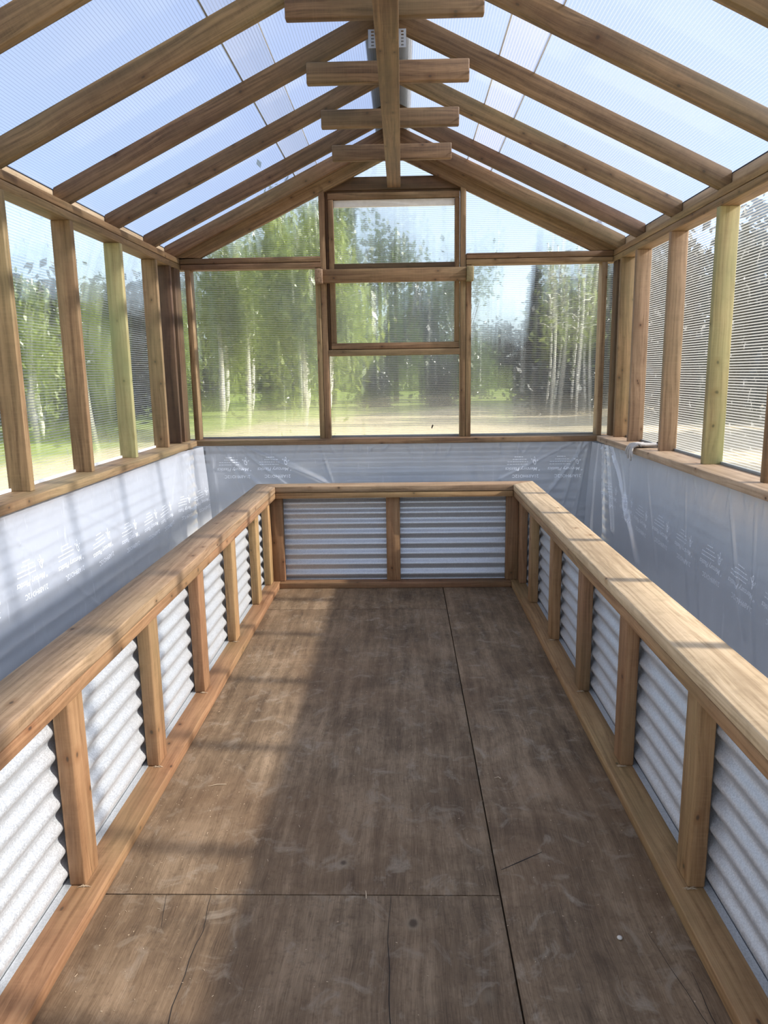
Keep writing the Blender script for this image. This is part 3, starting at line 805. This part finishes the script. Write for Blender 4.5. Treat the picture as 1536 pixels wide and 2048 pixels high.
sliver([(-.115, 1.766, .003), (-.113, 1.752, .004), (-.112, 1.735, .003)], .0016, 'small pale splinter standing across the cross seam of the floor')
sliver([(.30, 2.33, .0025), (.315, 2.335, .004), (.322, 2.325, .003)], .002, 'curled pale shaving on the right plywood sheet')
sliver([(.655, 1.34, .002), (.665, 1.32, .003), (.672, 1.30, .002)], .0018, 'white splinter near the lower right corner of the floor')
sliver([(-.68, 2.28, .002), (-.65, 2.29, .003), (-.62, 2.292, .002)], .0016, 'thin pale shaving near the left bottom plate')
# crumbs nobody could count
V = []; F = []
for _ in range(650):
    x = rng.uniform(-.81, .68); y = rng.uniform(1.2, 4.6)
    if rng.random() < .45: x = -.81+abs(rng.normal(0, .16))
    if not -.815 < x < .685: continue
    a = rng.uniform(0, 6.28); l = rng.uniform(.0006, .0024); ww = rng.uniform(.0004, .0009)
    if rng.random() < .06: l *= 2.4
    ca, sa = math.cos(a), math.sin(a); k = len(V); z = .0006; h_ = .0008
    for zz in (z, z+h_):
        for u, v_ in ((-l, -ww), (l, -ww), (l, ww), (-l, ww)): V.append((x+u*ca-v_*sa, y+u*sa+v_*ca, zz))
    F += [(k, k+3, k+2, k+1), (k+4, k+5, k+6, k+7), (k, k+1, k+5, k+4), (k+1, k+2, k+6, k+5), (k+2, k+3, k+7, k+6), (k+3, k, k+4, k+7)]
o = mesh('sawdust', V, F, M_CHIP); tag(o, 'pale sawdust crumbs scattered over the plywood floor', 'sawdust', kind='stuff')
# curled shavings left at the foot of the bed studs
for s, E in ((-1, FL), (1, FR)):
    V = []; F = []
    for y in (1.735, 2.345, 2.948, 3.56):
        for _ in range(16):
            x = E+s*rng.uniform(.036, .060); yy = y-rng.uniform(.001, .008)
            a = rng.uniform(-.5, .5); l = rng.uniform(.004, .011)
            tube(V, F, [(x-l*math.cos(a), yy-l*math.sin(a)*.5, .0392), (x, yy, .0392+rng.uniform(.001, .005)), (x+l*math.cos(a), yy+l*math.sin(a)*.3, .0392)], [.0004, .0006, .0003], 4)
    o = mesh('wood_fibres', V, F, M_CHIP); tag(o, 'frayed wood fibres round the stud feet of the %s raised bed wall' % ('left' if s < 0 else 'right'), 'wood fibres', kind='stuff')
# dark scrap caught low on the middle clear panel
V = [(.207, 5.385, .972), (.214, 5.384, .985), (.219, 5.385, .999), (.212, 5.386, 1.004), (.205, 5.385, .99), (.203, 5.384, .98)]
V = V + [(a, b-.002, c) for a, b, c in V]
F = [tuple(range(6)), tuple(range(11, 5, -1))] + [(i, (i+1) % 6, 6+(i+1) % 6, 6+i) for i in range(6)]
V = [(a, b+.004, c) for a, b, c in V]
o = mesh('leaf_scrap', V, F, M_LEAF); tag(o, 'small dark leaf scrap stuck low on the middle back panel', 'leaf')

# ------------------------------------------------------------------ trees outside
def quads(P, size, droop=0.0):
    n = len(P)
    a = rng.normal(size=(n, 3)); a[:, 2] *= (1-droop); a /= np.linalg.norm(a, axis=1)[:, None]
    b = rng.normal(size=(n, 3)); b[:, 2] -= droop*3
    b -= (a*b).sum(1)[:, None]*a; b /= np.linalg.norm(b, axis=1)[:, None]
    s = size*rng.uniform(.5, 1.3, n)[:, None]; l = s*(1+droop*2.5)
    V = np.stack([P-a*s*.5, P+b*l*.5, P+a*s*.5, P-b*l*.5], 1).reshape(-1, 3)
    F = [(4*i, 4*i+1, 4*i+2, 4*i+3) for i in range(n)]
    return V, F
def leaf_child(parent, P, size, mat, droop=0.0):
    V, F = quads(P, size, droop)
    o = mesh('foliage', V, F, mat, parent, origin=tuple(ORIG[parent.name].translation)); return o
def trunk_child(parent, pts, rads, mat, branches=()):
    if branches:
        V = []; F = []
        for bp, br_ in branches: tube(V, F, bp, br_, 5)
        mesh('branches', V, F, mat, parent, smooth=True, origin=tuple(ORIG[parent.name].translation))['kind'] = 'stuff'
    V = []; F = []; tube(V, F, pts, rads, 8)
    return mesh('trunk', V, F, mat, parent, smooth=True, origin=tuple(ORIG[parent.name].translation))
GZ = -.35
def birch(H=11, lean=.4, nleaf=2600, low=2.4, spread=2.2, nm='birch_tree', leafmat=M_BIRCHLEAF, barkm=M_BIRCH, r=.14):
    T = empty(nm, (0, 0, 0))
    pts = [(lean*(z/H)**1.5 + .12*math.sin(z*.8), .1*math.cos(z), z) for z in np.linspace(-.1, H, 12)]
    rads = list(np.linspace(r, .03, 12))
    br_ = []; P = []
    for k in range(30):
        z = rng.uniform(low, H*.95); a = rng.uniform(0, 6.28); l = spread*(1.05-.75*z/H)*rng.uniform(.6, 1.2)
        x0 = lean*(z/H)**1.5+.12*math.sin(z*.8); y0 = .1*math.cos(z)
        e = (x0+l*math.cos(a), y0+l*math.sin(a), z+l*.35)
        br_.append(([(x0, y0, z), ((x0+e[0])/2, (y0+e[1])/2, z+l*.3), e], [.03, .018, .006]))
        m = nleaf//30
        t = rng.uniform(.3, 1.15, m)
        Q = np.array([x0, y0, z])+(np.array(e)-np.array([x0, y0, z]))*t[:, None]
        Q += rng.normal(size=(m, 3))*np.array([.22, .22, .2]); Q[:, 2] -= rng.exponential(.55, m)
        P.append(Q)
    trunk_child(T, pts, rads, barkm, br_)
    leaf_child(T, np.concatenate(P), .13, leafmat, .55)
    return T
def conifer(H=10, nleaf=3200, W=1.9):
    T = empty('conifer_tree', (0, 0, 0))
    trunk_child(T, [(0, 0, -.1), (0, 0, H*.5), (0, 0, H*.97)], [.16, .1, .02], M_BARK)
    z = rng.uniform(.03, 1, nleaf)**1.0; rad_ = W*(1-z*.96)*np.sqrt(rng.uniform(.05, 1, nleaf))*(.75+.25*np.sin(z*60))
    a = rng.uniform(0, 6.28, nleaf)
    P = np.stack([rad_*np.cos(a), rad_*np.sin(a), z*H-.12*rad_], -1)
    leaf_child(T, P, .26, M_CONIFER, .2)
    return T
def broad(H=9, nleaf=3600, W=2.6, lm=None, nm='leafy_tree', sz=.2):
    T = empty(nm, (0, 0, 0))
    br_ = [([(0, 0, H*.25), (math.cos(a)*W*.4, math.sin(a)*W*.4, H*.45), (math.cos(a)*W*.7, math.sin(a)*W*.7, H*.7)], [.08, .05, .015]) for a in (0, 1.3, 2.5, 3.9, 5.1)]
    trunk_child(T, [(0, 0, -.1), (.05, 0, H*.4), (0, 0, H*.85)], [.15, .10, .03], M_BARK, br_)
    P = []
    for k in range(26):
        a = rng.uniform(0, 6.28); rr_ = W*rng.uniform(0, .8); z = H*rng.uniform(.06, .93)
        P.append(np.array([rr_*math.cos(a), rr_*math.sin(a), z])+rng.normal(size=(nleaf//26, 3))*np.array([.5, .5, .55]))
    leaf_child(T, np.concatenate(P), sz, lm or M_FOREST, .3)
    return T
KIDS = {}
def place(proto, x, y, rot, sc, label, cat, group=None, first=False):
    if first: r = proto
    else:
        r = proto.copy(); C.objects.link(r)
        for ch in KIDS[proto.name]:
            c = ch.copy(); C.objects.link(c); c.parent = r
    r.location = (x, y, GZ); r.rotation_euler = (0, 0, rot); r.scale = (sc, sc, sc)
    tag(r, label, cat, group); return r
def reg(T): KIDS[T.name] = [o for o in bpy.data.objects if o.parent == T]; return T
b1 = reg(birch(7.0, .5, low=2.9, spread=1.9, r=.125)); b2 = reg(birch(6.4, -.4, low=2.9, spread=1.7, r=.09)); sl_ = reg(birch(5.6, .1, 90, low=2.9, spread=.7, r=.04))
c1 = reg(conifer()); l1 = reg(broad()); k1 = reg(broad(5.5, 5200, 3.1, M_CONIFER, 'dark_tree', .24))
place(b1, -5.35, 22, 0, .8, 'twin looking white birch, thickest pale trunk in the left back pane', 'birch', 'birches behind the greenhouse', True)
place(b1, -4.6, 23.0, 2.2, .82, 'second pale birch trunk just right of the thickest one', 'birch', 'birches behind the greenhouse')
place(b2, -2.75, 21, 0, 1, 'slim birch beside the left stud pair of the back wall', 'birch', 'birches behind the greenhouse', True)
place(b2, -1.95, 20, 1.4, .9, 'slim birch seen low in the middle pane, left side', 'birch', 'birches behind the greenhouse')
place(b1, -7.9, 27, 4.1, .66, 'leafy birch at the far left of the back wall view', 'birch', 'birches behind the greenhouse')
place(b2, -3.9, 30, 3.0, 1.2, 'more distant birch between the pale trunks', 'birch', 'birches behind the greenhouse')
for i, (x, y, r) in enumerate(((4.55, 24, 0), (5.0, 24.5, 1), (5.5, 24, 2), (6.05, 24.6, 3))):  # added trunks standing in for pale scratches and reflections on the pane
    place(sl_, x, y, r, 1, 'slender added trunk standing in for a pale streak on the right back pane', 'tree', 'added trunks standing in for streaks on the right pane', i == 0)
first = True
for (x, y, s, l) in ((-12.8, 41, .62, 'tall leafy tree at the left end of the green line behind the back wall'), (-8.6, 46, 1.0, 'second leafy tree from the left in the line behind the back wall'), (-3.9, 42, 1.3, 'leafy tree straight behind the left stud pair, tallest of the line'), (-.4, 45, 1.12, 'leafy tree seen through the left half of the vent window'), (3.3, 47, .95, 'leafy tree seen through the right half of the vent window')):
    place(l1, x, y, rng.uniform(0, 6), s, l, 'tree', 'leafy far tree line', first); first = False
first = True
for i, (x, y, s) in enumerate(((6.3, 31, .78), (8.6, 34, 1.1), (12.6, 37, 1.3))):
    place(k1, x, y, rng.uniform(0, 6), s, ('dark bushy tree nearest the stud pair in the right back pane', 'dark bushy tree in the middle of the right back pane', 'dark bushy tree at the right end of the back wall view')[i], 'tree', 'dark trees behind the right back pane', first); first = False
first = True
for (x, y, s) in ((10.6, 42, .95), (7.4, 43, .8), (4.9, 52, .5)):
    place(c1, x, y, rng.uniform(0, 6), s, 'pointed dark conifer rising behind the dark bushy trees', 'tree', 'dark far conifers', first); first = False
for (x, y, s) in ((10.8, 25.5, 1.05), (16.5, 25.0, 1.3), (12.4, 18.0, 1.0), (19.0, 17.0, 1.25), (25, 29, 1.6), (11.2, 11.8, .75), (17, 9.8, .9), (27, 19, 1.5), (20, 37, 1.6)):
    place(k1, x, y, rng.uniform(0, 6), s, 'dark bushy tree in the backlit woods outside the right wall', 'tree', 'woods outside the right wall')
for (x, y, s) in ((-10.4, 22.5, .80), (-15.4, 27, .95), (-15.6, 20.5, .9), (-11.4, 14.5, .68), (-21.5, 25, 1.1), (-21.6, 16, .9), (-16.5, 11.5, .7), (-12.5, 33, .95), (-20, 33.5, 1.15)):
    place(k1, x, y, rng.uniform(0, 6), s, 'low bushy tree in the woods outside the left wall', 'tree', 'woods outside the left wall')
for (x, y, s) in ((-8.2, 16.5, .55), (-10.4, 18.0, .5)):
    place(b1, x, y, rng.uniform(0, 6), s, 'small birch standing in the lawn outside the left wall', 'birch', 'birches outside the left wall')
for (x, y, s, l) in ((-9.6, 36, .42, 'low dark bush far behind the white birches'), (-5.9, 37, .40, 'low dark bush between the birch trunks and the left stud pair'), (-1.6, 38, .38, 'low dark bush behind the left part of the middle pane'), (1.9, 38, .40, 'low dark bush behind the right part of the middle pane')):
    place(k1, x, y, rng.uniform(0, 6), s, l, 'bush', 'low bushes along the lawn')
first = True
for (x, y, s) in ((-24, 74, 2.0), (-15, 72, 1.9), (-6.5, 76, 2.0), (2.0, 73, 1.7), (9.5, 76, 1.1), (17, 74, 1.15), (26, 75, 1.3), (36, 73, 1.5), (47, 70, 1.6), (-34, 70, 1.3), (-44, 64, 1.2), (-52, 55, 1.2), (-55, 44, 1.1), (-52, 33, 1.1), (-50, 22, 1.0), (48, 57, 1.5), (50, 46, 1.5), (50, 34, 1.5), (48, 22, 1.3)):
    place(k1, x, y, rng.uniform(0, 6), s, 'distant dark tree in the faint wood edge beyond the lawn', 'tree', 'distant wood edge', False)
